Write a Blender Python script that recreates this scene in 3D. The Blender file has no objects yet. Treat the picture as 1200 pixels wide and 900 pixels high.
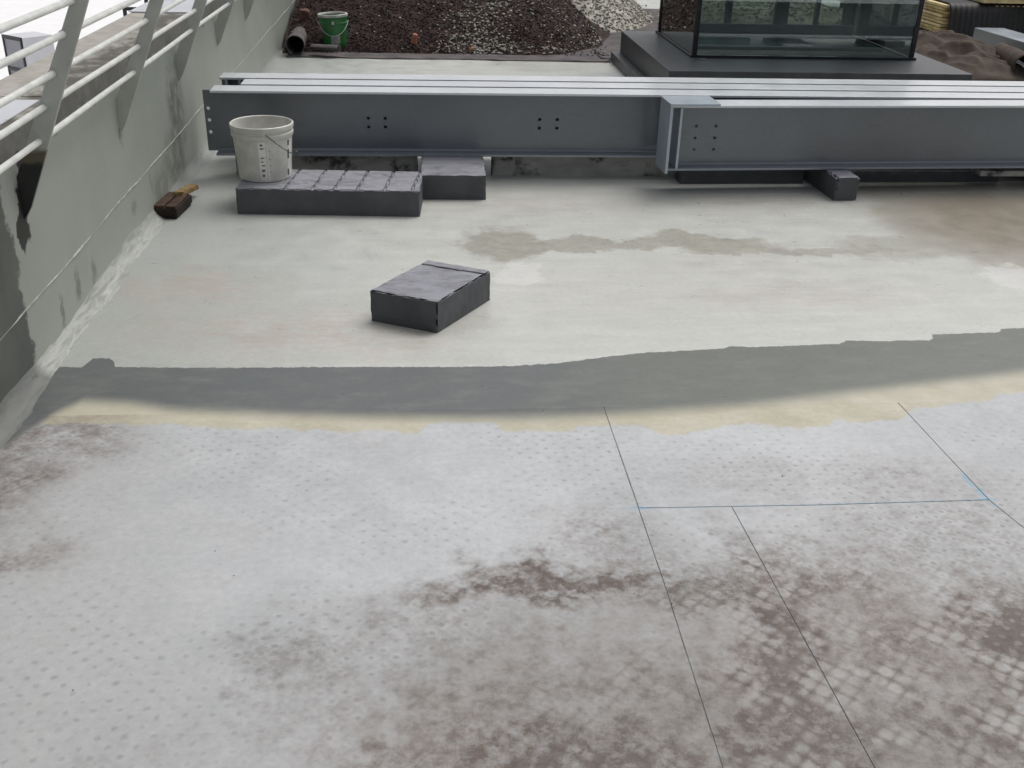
import bpy, bmesh, math, random
from mathutils import Vector, Matrix, noise as mnoise
random.seed(7)
R = math.radians
scn = bpy.context.scene
COL = scn.collection

# ------------------------------------------------------------------ camera
cam_d = bpy.data.cameras.new('camera'); cam = bpy.data.objects.new('camera', cam_d); COL.objects.link(cam)
cam_d.sensor_fit = 'HORIZONTAL'; cam_d.sensor_width = 36.0; cam_d.lens = 36.0
cam_d.clip_start = 0.05; cam_d.clip_end = 2000
yaw, pitch, roll = 0.09157016, 0.46832718, -0.02772489
fwd = Vector((math.sin(yaw)*math.cos(pitch), math.cos(yaw)*math.cos(pitch), -math.sin(pitch)))
right = Vector((math.cos(yaw), -math.sin(yaw), 0)); down = fwd.cross(right)
ix = right*math.cos(roll) + down*math.sin(roll); iy = down*math.cos(roll) - right*math.sin(roll)
m = Matrix((ix, -iy, -fwd)).transposed().to_4x4(); m.translation = (0, 0, 1.5)
cam.matrix_world = m
scn.camera = cam

# ------------------------------------------------------------------ sky, sun, exposure
SUN_EL, SUN_AZ = R(62), R(48)          # azimuth measured from +Y towards +X
w = bpy.data.worlds.new('World'); scn.world = w; w.use_nodes = True
nt = w.node_tree; bg = nt.nodes['Background']
sky = nt.nodes.new('ShaderNodeTexSky'); sky.sky_type = 'NISHITA'; sky.sun_disc = False
sky.sun_elevation = SUN_EL; sky.sun_rotation = SUN_AZ
sky.air_density = 1.0; sky.dust_density = 7.0; sky.ozone_density = 1.0
hsv = nt.nodes.new('ShaderNodeHueSaturation'); hsv.inputs['Saturation'].default_value = 0.32
nt.links.new(sky.outputs[0], hsv.inputs['Color']); nt.links.new(hsv.outputs[0], bg.inputs[0])
bg.inputs[1].default_value = 0.13
sd = bpy.data.lights.new('sun', 'SUN'); sd.energy = 1.0; sd.angle = R(38); sd.color = (1.0, 0.98, 0.95)
sun = bpy.data.objects.new('sun', sd); COL.objects.link(sun)
sv = Vector((math.sin(SUN_AZ)*math.cos(SUN_EL), math.cos(SUN_AZ)*math.cos(SUN_EL), math.sin(SUN_EL)))
sun.rotation_euler = sv.to_track_quat('Z', 'Y').to_euler(); sun.location = sv*30
scn.view_settings.view_transform = 'Standard'; scn.view_settings.look = 'None'
scn.view_settings.exposure = -0.12; scn.view_settings.gamma = 1.0
scn.view_settings.use_curve_mapping = False
scn.cycles.max_bounces = 7; scn.cycles.diffuse_bounces = 3; scn.cycles.glossy_bounces = 4; scn.cycles.transparent_max_bounces = 10

# ------------------------------------------------------------------ node helpers
class NB:
    def __init__(s, name):
        s.m = bpy.data.materials.new(name); s.m.use_nodes = True
        s.t = s.m.node_tree; s.b = s.t.nodes['Principled BSDF']; s.out = s.t.nodes['Material Output']
        g = s.t.nodes.new('ShaderNodeNewGeometry'); s.pos = g.outputs['Position']; s.nrm = g.outputs['Normal']
    def put(s, sock, v):
        if hasattr(v, 'is_linked') or hasattr(v, 'links'): s.t.links.new(v, sock)
        elif v is not None:
            try: sock.default_value = v
            except Exception: sock.default_value = (*v, 1.0)
    def n(s, typ, ins={}, out=0, **at):
        nd = s.t.nodes.new(typ)
        for k, v in at.items(): setattr(nd, k, v)
        for k, v in ins.items(): s.put(nd.inputs[k], v)
        return nd.outputs[out]
    def ma(s, op, a, b=None, c=None, clamp=False):
        ins = {0: a}
        if b is not None: ins[1] = b
        if c is not None: ins[2] = c
        return s.n('ShaderNodeMath', ins, operation=op, use_clamp=clamp)
    def vm(s, op, a, b=None, out=0):
        ins = {0: a}
        if b is not None: ins[1] = b
        return s.n('ShaderNodeVectorMath', ins, out, operation=op)
    def noise(s, scale, detail=4, rough=.55, vec=None, out=0, dist=0.0):
        return s.n('ShaderNodeTexNoise', {'Vector': vec if vec is not None else s.pos, 'Scale': scale, 'Detail': detail, 'Roughness': rough, 'Distortion': dist}, out)
    def ss(s, v, a, b, lo=0.0, hi=1.0):
        return s.n('ShaderNodeMapRange', {'Value': v, 'From Min': a, 'From Max': b, 'To Min': lo, 'To Max': hi}, interpolation_type='SMOOTHSTEP')
    def lin(s, v, a, b, lo=0.0, hi=1.0):
        return s.n('ShaderNodeMapRange', {'Value': v, 'From Min': a, 'From Max': b, 'To Min': lo, 'To Max': hi})
    def mix(s, f, a, b, blend='MIX'):
        nd = s.t.nodes.new('ShaderNodeMix'); nd.data_type = 'RGBA'; nd.blend_type = blend
        s.put(nd.inputs[0], f)
        for i, v in ((6, a), (7, b)):
            if isinstance(v, tuple): v = (*v[:3], 1.0)
            s.put(nd.inputs[i], v)
        return nd.outputs[2]
    def sep(s, v):
        nd = s.t.nodes.new('ShaderNodeSeparateXYZ'); s.put(nd.inputs[0], v); return nd.outputs
    def comb(s, x, y, z):
        return s.n('ShaderNodeCombineXYZ', {0: x, 1: y, 2: z})
    def scaled(s, v, sx, sy, sz): return s.vm('MULTIPLY', v, (sx, sy, sz))
    def bump(s, h, strength=.3, dist=.01, normal=None):
        ins = {'Height': h, 'Strength': strength, 'Distance': dist}
        if normal is not None: ins['Normal'] = normal
        return s.n('ShaderNodeBump', ins)
    def done(s, color=None, rough=None, normal=None, metal=None, spec=None):
        for k, v in (('Base Color', color), ('Roughness', rough), ('Normal', normal), ('Metallic', metal), ('Specular IOR Level', spec)):
            if v is None: continue
            if k == 'Base Color' and isinstance(v, tuple): v = (*v[:3], 1.0)
            s.put(s.b.inputs[k], v)
        return s.m
    def blobs(s, vec, lst, soft=.45):
        acc = None
        for cx, cy, rx, ry, st in lst:
            q = s.n('ShaderNodeMapping', {'Vector': vec, 'Location': (cx, cy, 0), 'Scale': (rx, ry, 1e4)}, vector_type='TEXTURE')
            v = s.ss(s.vm('LENGTH', q, out=1), 1+soft, 1-soft, 0.0, st)
            acc = v if acc is None else s.ma('MAXIMUM', acc, v)
        return acc
    def curve(s, val, pts, x0, x1, y0, y1, vec=True):
        nd = s.t.nodes.new('ShaderNodeFloatCurve'); c = nd.mapping.curves[0]
        p = sorted(((x-x0)/(x1-x0), (y-y0)/(y1-y0)) for x, y in pts)
        p = [q for q in p if 0 <= q[0] <= 1]
        c.points[0].location = (0.0, p[0][1]); c.points[1].location = (1.0, p[-1][1])
        for q in p: c.points.new(*q)
        for q in c.points: q.handle_type = 'VECTOR' if vec else 'AUTO'
        nd.mapping.update()
        s.put(nd.inputs['Value'], s.lin(val, x0, x1)); s.put(nd.inputs['Factor'], 1.0)
        return s.ma('MULTIPLY_ADD', nd.outputs[0], y1-y0, y0)

def simple(name, col, rough=.6, var=.15, scale=20, bump=.15, bdist=.004, metal=0.0, spec=.5, bscale=None):
    b = NB(name); n = b.noise(scale, 5, .6)
    d = tuple(c*(1-var) for c in col); l = tuple(min(1, c*(1+var)) for c in col)
    c = b.mix(b.ss(n, .3, .7), d, l)
    nb = b.noise(bscale or scale*4, 4, .6)
    return b.done(c, b.lin(n, .2, .8, max(0, rough-.08), min(1, rough+.08)), b.bump(nb, bump, bdist), metal, spec)

# ------------------------------------------------------------------ floor material
DIRT = [(0.268, 1.904, 0.27, 0.07, 0.8), (0.027, 1.774, 0.319, 0.128, 0.3), (0.226, 1.52, 0.393, 0.199, 0.5), (-0.285, 1.656, 0.15, 0.09, 0.4), (0.476, 2.056, 0.16, 0.163, 0.35), (0.58, 1.851, 0.139, 0.113, 0.5), (0.855, 1.885, 0.245, 0.151, 0.55), (0.748, 1.565, 0.134, 0.288, 0.7), (1.263, 1.642, 0.105, 0.182, 1.0), (0.993, 1.455, 0.26, 0.2, 0.6), (1.368, 2.272, 0.31, 0.186, 0.28), (0.836, 2.337, 0.285, 0.135, 0.2), (-1.029, 2.592, 0.20, 0.161, 0.35), (-1.116, 2.437, 0.13, 0.278, 0.45), (-0.96, 2.069, 0.09, 0.065, 0.35), (-0.988, 2.739, 0.198, 0.136, 0.4), (-0.358, 1.623, 0.078, 0.062, 0.35), (1.453, 1.976, 0.098, 0.197, 0.3), (-0.173, 1.432, 0.241, 0.084, 0.2), (.75, 1.42, .95, .34, .55), (.25, 1.62, .5, .22, .38), (1.25, 1.95, .3, .35, .35), (-1.16, 2.62, .10, .35, .5), (.62, 1.9, .35, .12, .45), (.9, 1.5, 1.0, .28, .45), (.3, 1.45, .45, .2, .5), (-1.03, 2.80, .16, .10, .6), (.768, 1.60, .07, .42, 1.0), (1.32, 1.62, .16, .22, 1.2), (.70, 1.88, .5, .09, .7), (1.0, 1.62, .22, .2, .6), (.30, 1.36, .30, .14, .9), (.05, 1.40, .2, .10, .55), (.72, 1.40, .16, .2, .95), (1.1, 1.40, .3, .16, .75), (.36, 1.90, .20, .05, 1.0)]
RED = [(-0.518, 3.394, 0.421, 0.197, 0.5), (-0.928, 3.813, 0.294, 0.185, 0.5), (-0.182, 3.283, 0.267, 0.115, 0.35), (1.46, 3.709, 0.453, 0.134, 0.35), (1.306, 4.033, 0.334, 0.129, 0.2), (0.677, 3.768, 0.411, 0.279, 0.15), (-0.971, 3.427, 0.179, 0.233, 0.3), (0.597, 4.916, 0.598, 0.173, 0.25), (1.661, 4.992, 0.313, 0.187, 0.3)]
WET = [(0.349, 4.315, 0.174, 0.229, 1), (0.724, 4.324, 0.346, 0.093, 0.9), (1.164, 4.379, 0.178, 0.11, 0.9), (1.373, 4.273, 0.234, 0.119, 0.9), (1.663, 4.202, 0.543, 0.059, 0.85), (2.152, 4.243, 0.318, 0.15, 0.6), (2.68, 4.572, 0.473, 0.669, 0.55), (0.029, 3.466, 0.244, 0.126, 0.4), (2.84, 5.073, 0.612, 0.385, 0.6), (1.049, 9.052, 0.522, 0.432, 0.4)]
BROWN = [(2.83, 4.611, 0.522, 0.609, 0.9), (2.546, 5.15, 0.331, 0.245, 0.4)]
WHITE = [(0.392, 3.944, 0.12, 0.128, 1), (2.49, 3.864, 0.119, 0.203, 1), (0.225, 3.601, 0.195, 0.254, 0.25), (0.29, 2.45, 0.35, 0.25, 0.3)]
EDGE_UP = [(-1.4, 3.15), (-1.125, 3.112), (-1.118, 3.184), (-1.046, 3.182), (-1.03, 3.116), (-0.733, 3.101), (-0.287, 3.095), (0.053, 3.086), (0.282, 3.086), (0.428, 3.102), (0.642, 3.157), (0.766, 3.181), (0.89, 3.192), (1.048, 3.207), (1.059, 3.223), (1.120, 3.222), (1.129, 3.214), (1.331, 3.226), (1.487, 3.237), (1.5, 3.264), (1.668, 3.252), (1.681, 3.259), (1.830, 3.256), (1.845, 3.308), (2.118, 3.322), (2.133, 3.353), (2.232, 3.359), (3.2, 3.5)]
EDGE_LOW = [(-1.4, 2.3), (-1.20, 2.60), (-1.12, 2.80), (-1.06, 2.88), (-0.919, 2.861), (-0.781, 2.812), (-0.263, 2.752), (0.253, 2.723), (0.517, 2.731), (0.79, 2.76), (1.016, 2.787), (1.226, 2.833), (1.568, 2.901), (2.03, 2.99), (3.2, 3.2)]
EDGE_YEL = [(-1.4, 2.72), (-1.011, 2.735), (-0.761, 2.716), (-0.508, 2.681), (-0.257, 2.657), (-0.022, 2.644), (-0.006, 2.695), (0.071, 2.698), (0.199, 2.688), (0.221, 2.64), (0.424, 2.633), (0.444, 2.664), (0.508, 2.672), (0.661, 2.656), (0.688, 2.598), (0.752, 2.596), (0.824, 2.624), (0.898, 2.658), (1.004, 2.655), (1.051, 2.637), (1.224, 2.636), (1.255, 2.684), (1.285, 2.656), (1.471, 2.676), (1.535, 2.747), (1.707, 2.765), (1.958, 2.858), (3.2, 3.1)]

def floor_material(is_far):
    """old dimpled sheet with dirt (near) or new cream coating (far); both share the grey band, laid out in world metres"""
    b = NB('cream_terrace_coating' if is_far else 'old_dimpled_sheet'); p = b.pos; X, Y, Z = b.sep(p)
    nl = b.noise(1.3, 2, .5); nm = b.noise(7, 4, .6); nf = b.noise(45, 3, .65); nff = b.noise(230, 2, .6)
    wv = b.vm('SUBTRACT', b.noise(5, 4, .62, out=1), (.5, .5, .5))
    wf = b.vm('SUBTRACT', b.noise(30, 2, .6, out=1), (.5, .5, .5))
    pw = b.vm('ADD', b.vm('ADD', p, b.scaled(wv, .38, .38, 0)), b.scaled(wf, .07, .07, 0))
    bn = b.noise(20, 6, .76)
    E = lambda pts: b.curve(X, pts, -1.4, 3.2, 2.2, 3.6)
    near = b.mix(b.ss(nl, .35, .65), (.405, .423, .437), (.475, .492, .508))
    near = b.mix(b.ss(nm, .35, .75, 0, .5), near, (.545, .558, .572))
    near = b.mix(b.ss(bn, .52, .78, 0, .35), near, (.33, .335, .33))
    if not is_far:
        u = b.ma('DIVIDE', b.ma('ADD', X, b.ma('MULTIPLY', Y, .03)), .0515); v = b.ma('DIVIDE', Y, .0488)
        def cell(o):
            fu = b.ma('SUBTRACT', b.ma('FRACT', b.ma('ADD', u, o)), .5); fv = b.ma('SUBTRACT', b.ma('FRACT', b.ma('ADD', v, o)), .5)
            return b.vm('LENGTH', b.comb(fu, fv, 0), out=1)
        dd = b.ma('ADD', b.ma('MINIMUM', cell(100.0), cell(100.5)), b.ma('MULTIPLY', b.ma('SUBTRACT', nf, .5), .30))
        dot = b.ss(dd, .19, .03)
        dotpatch = b.ss(b.noise(2.2, 2, .6), .38, .62)
        dirt = b.ma('MULTIPLY', b.blobs(pw, DIRT, .8), 1.4)
        dirt = b.ma('ADD', dirt, b.ss(b.noise(2.6, 4, .65), .48, .75, 0, .22))
        wn = b.noise(8, 3, .6)
        # the dirt gathers between the dimples
        grain = b.ma('ADD', b.ss(bn, .30, .72), b.ma('MULTIPLY', b.ss(dd, .12, .5, -.24, .20), b.ss(wn, .42, .64)))
        dmask = b.ma('MULTIPLY', dirt, b.ma('ADD', b.ma('MULTIPLY', grain, .95), .30), clamp=True)
        tone = b.mix(b.ss(nl, .40, .6), (.195, .180, .162), (.180, .148, .128))
        near = b.mix(b.ma('MULTIPLY', b.blobs(pw, [(-1.0, 1.6, .55, .9, .35), (.72, 1.36, .85, .50, .85), (.2, 1.5, .40, .25, .7)], .7), b.ss(nm, .2, .7, .6, 1.0)), near, (.235, .220, .204))
        near = b.mix(dmask, near, tone)
        near = b.mix(b.ma('MULTIPLY', b.ma('MULTIPLY', dmask, dmask), b.ss(b.noise(38, 4, .75), .25, .7, .5, 1.0)), near, (.085, .066, .058))
        dst = b.ma('MULTIPLY', dot, b.ma('ADD', b.ma('MULTIPLY', dotpatch, .5), b.ma('MULTIPLY', dirt, .85)), clamp=True)
        dst = b.ma('MULTIPLY', dst, b.ss(b.noise(25, 1, .5), .25, .62, .25, 1.0))
        near = b.mix(b.ma('MULTIPLY', dst, .8), near, (.20, .195, .19))
        tread = b.ma('MULTIPLY', b.ss(dd, .46, .20), b.ma('MULTIPLY', b.ss(X, .45, .8), b.ss(wn, .44, .66, 0, .42)))
        near = b.mix(b.ma('MULTIPLY', tread, b.ma('ADD', b.ma('MULTIPLY', dirt, .6), .15), clamp=True), near, (.47, .47, .465))
    # grey brushed band with soft lower edge over its pale yellow under-coat
    low = b.ma('SUBTRACT', b.ma('ADD', Y, b.ma('MULTIPLY', b.ma('SUBTRACT', nf, .5), .03)), E(EDGE_LOW))
    yel = b.ma('SUBTRACT', b.ma('ADD', Y, b.ma('MULTIPLY', b.ma('SUBTRACT', b.noise(11, 5, .7), .5), .10)), E(EDGE_YEL))
    gx = b.ss(b.ma('ADD', X, b.ma('MULTIPLY', b.ma('SUBTRACT', nm, .5), .8)), .2, .75)
    grey = b.mix(gx, (.110, .119, .121), (.128, .139, .124))
    grey = b.mix(b.ss(b.noise(6, 4, .7, vec=b.scaled(p, 1, 2.5, 1)), .42, .80, 0, .6), grey, (.18, .19, .172))
    yellow = b.mix(b.ss(nm, .3, .7), (.42, .395, .295), (.49, .465, .375))
    if not is_far: yellow = b.mix(b.ma('MULTIPLY', dmask, .7), yellow, (.24, .20, .16))
    c = b.mix(b.ma('MULTIPLY', b.ss(yel, -.008, .012), b.ss(nf, .2, .42, .55, .97)), near, yellow)
    smask = b.ss(low, -.055, .05)
    c = b.mix(smask, c, grey)
    h = b.ma('ADD', b.ma('MULTIPLY', nf, .5), b.ma('MULTIPLY', nff, .3))
    if is_far:
        streak = b.noise(3, 5, .6, vec=b.scaled(p, 1, 5, 1))
        cream = b.mix(b.ss(streak, .3, .7), (.475, .487, .455), (.530, .541, .510))
        cream = b.mix(b.ss(b.noise(2.5, 4, .6), .5, .75, 0, .6), cream, (.43, .44, .405))
        cream = b.mix(b.ss(b.ma('ADD', X, b.ma('MULTIPLY', b.ma('SUBTRACT', nm, .5), .7)), .15, -1.1, 0, .9), cream, (.355, .378, .362))  # greyer towards the parapet: damp, plus occlusion shade painted into the coat
        red = b.ma('MULTIPLY', b.blobs(pw, RED, .8), b.ss(b.noise(9, 5, .7, vec=b.scaled(p, 1, 3, 1)), .28, .68))
        cream = b.mix(red, cream, (.40, .305, .24))
        cream = b.mix(b.blobs(pw, WET, .22), cream, b.mix(b.ss(bn, .3, .7), (.295, .288, .245), (.36, .352, .305)))
        cream = b.mix(b.ma('MULTIPLY', b.blobs(pw, BROWN, .6), b.ss(bn, .2, .7, .75, 1.0)), cream, (.215, .178, .132))
        cream = b.mix(b.ma('MULTIPLY', b.blobs(pw, WHITE, .15), .5), cream, (.66, .66, .645))
        up = b.ma('SUBTRACT', b.ma('ADD', Y, b.ma('MULTIPLY', b.ma('SUBTRACT', nf, .5), .022)), E(EDGE_UP))
        far = b.ss(up, -.003, .003)
        c = b.mix(far, c, cream)
        h = b.ma('ADD', h, b.ma('MULTIPLY', nm, .5))
        rough = b.lin(nm, .3, .7, .26, .46)
    else:
        # blue chalk on the scored lines
        chalk = b.blobs(b.vm('ADD', p, b.scaled(wf, .03, .02, 0)), [(.556, 2.222, .05, .006, .9), (1.02, 2.2185, .47, .0045, .55), (1.497, 2.31, .008, .05, .9), (1.507, 2.24, .009, .06, .8), (1.50, 2.224, .03, .006, 1)], .5)
        c = b.mix(b.ma('MULTIPLY', chalk, b.ss(nf, .35, .6)), c, (.20, .36, .48))
        h = b.ma('SUBTRACT', h, b.ma('MULTIPLY', dot, .25))
        rough = b.lin(nm, .3, .7, .50, .66)
    c = b.mix(b.ss(nff, .60, .78, 0, .30), c, (.28, .27, .25))
    c = b.mix(1.0, c, b.lin(b.ma('ADD', b.ma('MULTIPLY', nf, .6), b.ma('MULTIPLY', bn, .4)), .3, .7, .90 if is_far else .87, 1.08 if is_far else 1.11), 'MULTIPLY')
    return b.done(c, rough, b.bump(h, .30, .0022), spec=.5 if is_far else .4)
M_NEAR, M_FLOOR = floor_material(False), floor_material(True)

# ------------------------------------------------------------------ wall material
def wall_material():
    b = NB('painted_parapet_membrane'); X, Y, Z = b.sep(b.pos)
    wv = b.vm('SUBTRACT', b.noise(9, 5, .65, out=1), (.5, .5, .5))
    q = b.vm('ADD', b.pos, b.scaled(wv, 0, .16, .16)); qx, qy, qz = b.sep(q)
    yz = b.comb(qy, qz, 0)
    drip = b.noise(5, 5, .65, vec=b.scaled(b.pos, 1, 4, .5))
    c = b.mix(b.ss(b.noise(2.2, 5, .6), .3, .7), (.290, .314, .280), (.330, .352, .316))
    c = b.mix(b.ss(drip, .5, .8, 0, .18), c, (.31, .325, .295))
    c = b.mix(b.ss(Z, .16, .02, 0, .45), c, (.36, .37, .345))
    # unpainted dirty concrete under the coping
    up = b.ss(b.ma('ADD', qz, b.ma('MULTIPLY', b.ma('SUBTRACT', b.noise(30, 4, .6), .5), .03)), .655, .672)
    conc = b.mix(b.ss(b.noise(14, 6, .7), .3, .7), (.125, .125, .113), (.205, .20, .185))
    c = b.mix(up, c, conc)
    # older dark coat before the new one starts
    dk = b.ma('ADD', qy, b.ma('MULTIPLY', b.ma('SUBTRACT', b.noise(26, 5, .7), .5), .09))
    dk = b.ma('MULTIPLY', b.ss(dk, 3.085, 3.055), b.ma('SUBTRACT', 1.0, up))
    dkc = b.mix(b.ss(b.noise(5, 5, .6, vec=b.scaled(b.pos, 1, 1, .5)), .3, .7), (.070, .078, .071), (.105, .113, .102))
    c = b.mix(dk, c, dkc)
    # bitumen smeared under the first railing post, dark patches by the beam end, scuffs elsewhere
    bl = b.blobs(yz, [(3.19, .50, .04, .10, 1), (3.16, .45, .03, .07, 1), (3.24, .60, .045, .08, 1)], .12)
    c = b.mix(bl, c, (.022, .022, .020))
    sc = b.blobs(yz, [(5.36, .33, .16, .26, .75), (5.2, .15, .22, .13, .55), (4.9, .10, .15, .1, .35), (3.55, .12, .03, .05, .6), (3.36, .10, .02, .06, .6), (4.4, .16, .04, .03, .4), (4.36, .45, .03, .05, .6), (5.5, .44, .03, .04, .5), (3.75, .09, .03, .07, .5), (4.7, .14, .02, .05, .5)], .5)
    c = b.mix(b.ma('MULTIPLY', sc, b.ss(b.noise(12, 5, .7), .3, .6)), c, (.075, .08, .078))
    # pale rubbing further along
    c = b.mix(b.ma('MULTIPLY', b.blobs(yz, [(7.0, .15, .8, .22, .8), (6.2, .12, .4, .15, .6)], .6), b.ss(drip, .3, .7)), c, (.38, .39, .355))
    h = b.ma('ADD', b.noise(30, 4, .65), b.ma('MULTIPLY', drip, .2))
    h = b.ma('SUBTRACT', h, b.ma('MULTIPLY', up, 1.0))
    return b.done(c, .55, b.bump(h, .25, .004), spec=.4)
M_WALL = wall_material()

def coping_material():
    b = NB('stained_coping_concrete'); X, Y, Z = b.sep(b.pos)
    c = b.mix(b.ss(b.noise(12, 6, .7), .3, .7), (.30, .285, .25), (.41, .395, .36))
    st = b.ss(b.ma('ADD', X, b.ma('MULTIPLY', b.ma('SUBTRACT', b.noise(5, 5, .7), .5), .35)), -1.43, -1.34)
    st = b.ma('MULTIPLY', st, b.ss(b.noise(4.5, 5, .7, vec=b.scaled(b.pos, 1, .8, 1)), .36, .56))
    c = b.mix(b.ma('MULTIPLY', st, .9), c, (.075, .068, .055))
    return b.done(c, .85, b.bump(b.noise(60, 5, .7), .5, .004))
M_COPING = coping_material()

def cove_material():
    b = NB('fibre_cove'); X, Y, Z = b.sep(b.pos)
    f = b.noise(26, 6, .7, vec=b.scaled(b.pos, 1.6, .22, 1.6), dist=.8)
    c = b.mix(b.ss(f, .35, .62), (.27, .282, .262), (.43, .445, .42))
    c = b.mix(b.ss(Y, 4.3, 5.2, 0, .75), c, (.24, .255, .245))
    c = b.mix(b.ma('MULTIPLY', b.ss(Y, 3.10, 3.02), .8), c, (.105, .112, .105))
    blk = b.ss(b.noise(14, 4, .7), .66, .72)
    c = b.mix(b.ma('MULTIPLY', blk, .6), c, (.05, .05, .048))
    return b.done(c, .5, b.bump(f, .5, .006))
M_COVE = cove_material()

def galv_material(name, base=.21, metal=.45, kl=(.76, .87, 1.0), kh=(1.06, 1.20, 1.36)):
    b = NB(name)
    sp = b.n('ShaderNodeTexVoronoi', {'Vector': b.pos, 'Scale': 70}, 1)
    g = b.sep(sp)[0]
    n = b.noise(4, 5, .6)
    v = b.ma('ADD', b.ma('MULTIPLY', g, .05), b.ma('MULTIPLY', n, .5))
    lo = tuple(base*k for k in kl); hi = tuple(base*k for k in kh)
    c = b.mix(b.ss(v, .15, .55), lo, hi)
    dn = b.ss(b.noise(9, 6, .7, vec=b.scaled(b.pos, .5, 1, 2)), .55, .75, 0, .35)
    c = b.mix(dn, c, tuple(base*.55*k for k in (1.0, 1.02, 1.0)))
    b.b.inputs['Coat Weight'].default_value = 1.0; b.b.inputs['Coat Roughness'].default_value = .22; b.b.inputs['Coat IOR'].default_value = 1.6
    return b.done(c, b.lin(n, .3, .7, .36, .5), b.bump(b.noise(120, 2, .6), .05, .002), metal, .6)
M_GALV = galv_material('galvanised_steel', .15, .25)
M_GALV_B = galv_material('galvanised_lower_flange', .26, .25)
M_GALV_F = galv_material('skylit_galvanised_flange', .72, .12, (.86, .90, .94), (1.02, 1.06, 1.10))  # top flanges paler than the same steel below: sky reflection put into base colour
M_GALV_L = galv_material('bright_zinc_plate', .46, .4)

def foam_material():
    b = NB('dark_grey_foam'); n = b.noise(220, 4, .7); k = b.noise(7, 5, .65)
    c = b.mix(b.ss(k, .3, .7), (.062, .066, .072), (.088, .092, .100))
    c = b.mix(b.ss(n, .55, .75, 0, .5), c, (.12, .122, .13))
    # scuffs and plaster dust rubbed on
    s = b.noise(9, 6, .75, vec=b.scaled(b.pos, .6, 1.4, 1), dist=1.2)
    nz = b.sep(b.nrm)[2]
    dust = b.ma('MULTIPLY', b.ss(s, .22, .60), b.ss(nz, .5, .9))
    c = b.mix(b.ma('MULTIPLY', dust, .85), c, (.30, .305, .345))
    return b.done(c, .6, b.bump(b.ma('ADD', n, b.ma('MULTIPLY', k, .5)), .5, .004), spec=.5)
M_FOAM = foam_material()

M_RAIL = simple('white_rail_paint', (.78, .79, .75), .42, .1, 14, .1, .002)
def post_material():
    b = NB('grey_green_post_paint')
    c = b.mix(b.ss(b.noise(9, 5, .6), .3, .7), (.43, .445, .395), (.51, .52, .47))
    return b.done(c, .5, b.bump(b.noise(50, 4, .6), .25, .003))
M_POST = post_material()
def post_bitumen_material():
    b = NB('post_paint_over_bitumen'); X, Y, Z = b.sep(b.pos)
    c = b.mix(b.ss(b.noise(9, 5, .6), .3, .7), (.43, .445, .395), (.51, .52, .47))
    e = b.ma('ADD', Z, b.ma('MULTIPLY', b.ma('SUBTRACT', b.noise(40, 4, .6), .5), .02))
    c = b.mix(b.ss(e, .705, .685), c, (.13, .115, .07))
    c = b.mix(b.ss(e, .665, .645), c, (.020, .020, .019))
    return b.done(c, .5, b.bump(b.noise(50, 4, .6), .25, .003))
M_POSTB = post_bitumen_material()
M_PLINTH = simple('dark_plinth_metal', (.050, .053, .058), .42, .2, 8, .05, .002, 0, .5)
M_FRAME = simple('black_frame', (.014, .016, .020), .35, .2, 20, .03, .002)
M_INNER = simple('interior_blue_grey', (.035, .05, .06), .5, .2, 6, .03)
M_CLOTH = simple('brown_geotextile', (.100, .082, .070), .95, .2, 9, .5, .006, 0, .1, 160)
M_FABRIC = simple('grey_geotextile', (.125, .113, .115), .95, .25, 6, .5, .006, 0, .1, 160)
M_SCORIA = simple('dark_scoria', (.034, .022, .020), .9, .5, 12, .6, .01, 0, .2, 60)
M_SCORIA2 = simple('brown_scoria', (.058, .036, .031), .9, .4, 30, .4, .006, 0, .2)
M_PUMICE = simple('white_pumice', (.37, .355, .315), .9, .35, 14, .5, .006, 0, .2, 70)
M_PUMICE2 = simple('grey_pumice', (.20, .195, .175), .9, .3, 14, .5, .006, 0, .2, 70)
M_TERRA = simple('terracotta', (.40, .16, .10), .8, .2, 30)
M_BUCKET = simple('dirty_white_plastic', (.57, .565, .52), .42, .14, 11, .12, .002, 0, .45)
M_LABEL = simple('paper_strip', (.74, .73, .68), .5, .1, 40, .05)
M_INK = simple('faded_ink', (.12, .125, .13), .6, .3, 60, .05)
M_WIRE = simple('dull_wire', (.10, .10, .10), .4, .1, 30, .02, .001, .7)
M_GREEN = simple('green_plastic', (.028, .150, .045), .35, .25, 9, .08, .002)
M_LID = simple('pale_lid', (.48, .48, .45), .45, .15, 25, .05)
M_LABELG = simple('grey_label', (.30, .29, .28), .6, .35, 60, .05)
M_CHAR = simple('charred_wood', (.030, .022, .018), .8, .5, 14, .6, .005, 0, .3, 60)
M_WOODBR = simple('stained_wood', (.060, .036, .025), .8, .5, 18, .5, .004, 0, .3, 60)
M_HANDLE = simple('ochre_wood', (.235, .165, .065), .7, .3, 22, .4, .003, 0, .3, 80)
M_BOARD = simple('yellow_sawn_board', (.66, .54, .30), .8, .22, 7, .4, .004, 0, .3, 60)
M_BOARD2 = simple('aged_sawn_board', (.50, .39, .19), .8, .3, 7, .4, .004, 0, .3, 60)
M_BLACKMAT = simple('black_drain_mat', (.018, .018, .019), .6, .3, 20, .2)
M_BATTEN = None
def batten_material():
    b = NB('dirty_grey_batten')
    c = b.mix(b.ss(b.noise(10, 5, .65, vec=b.scaled(b.pos, .4, 1, 1.5)), .35, .65), (.30, .295, .28), (.46, .45, .43))
    c = b.mix(b.ss(b.noise(4, 5, .7), .5, .62), c, (.055, .055, .052))
    return b.done(c, .8, b.bump(b.noise(50, 5, .7), .5, .005))
M_BATTEN = batten_material()
M_RENDER = simple('white_render', (.84, .84, .84), .8, .03, 3, .1, .004)
M_SHEET = simple('white_metal_flashing', (.62, .64, .68), .3, .05, 3, .05, .003, 0, .6)
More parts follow.
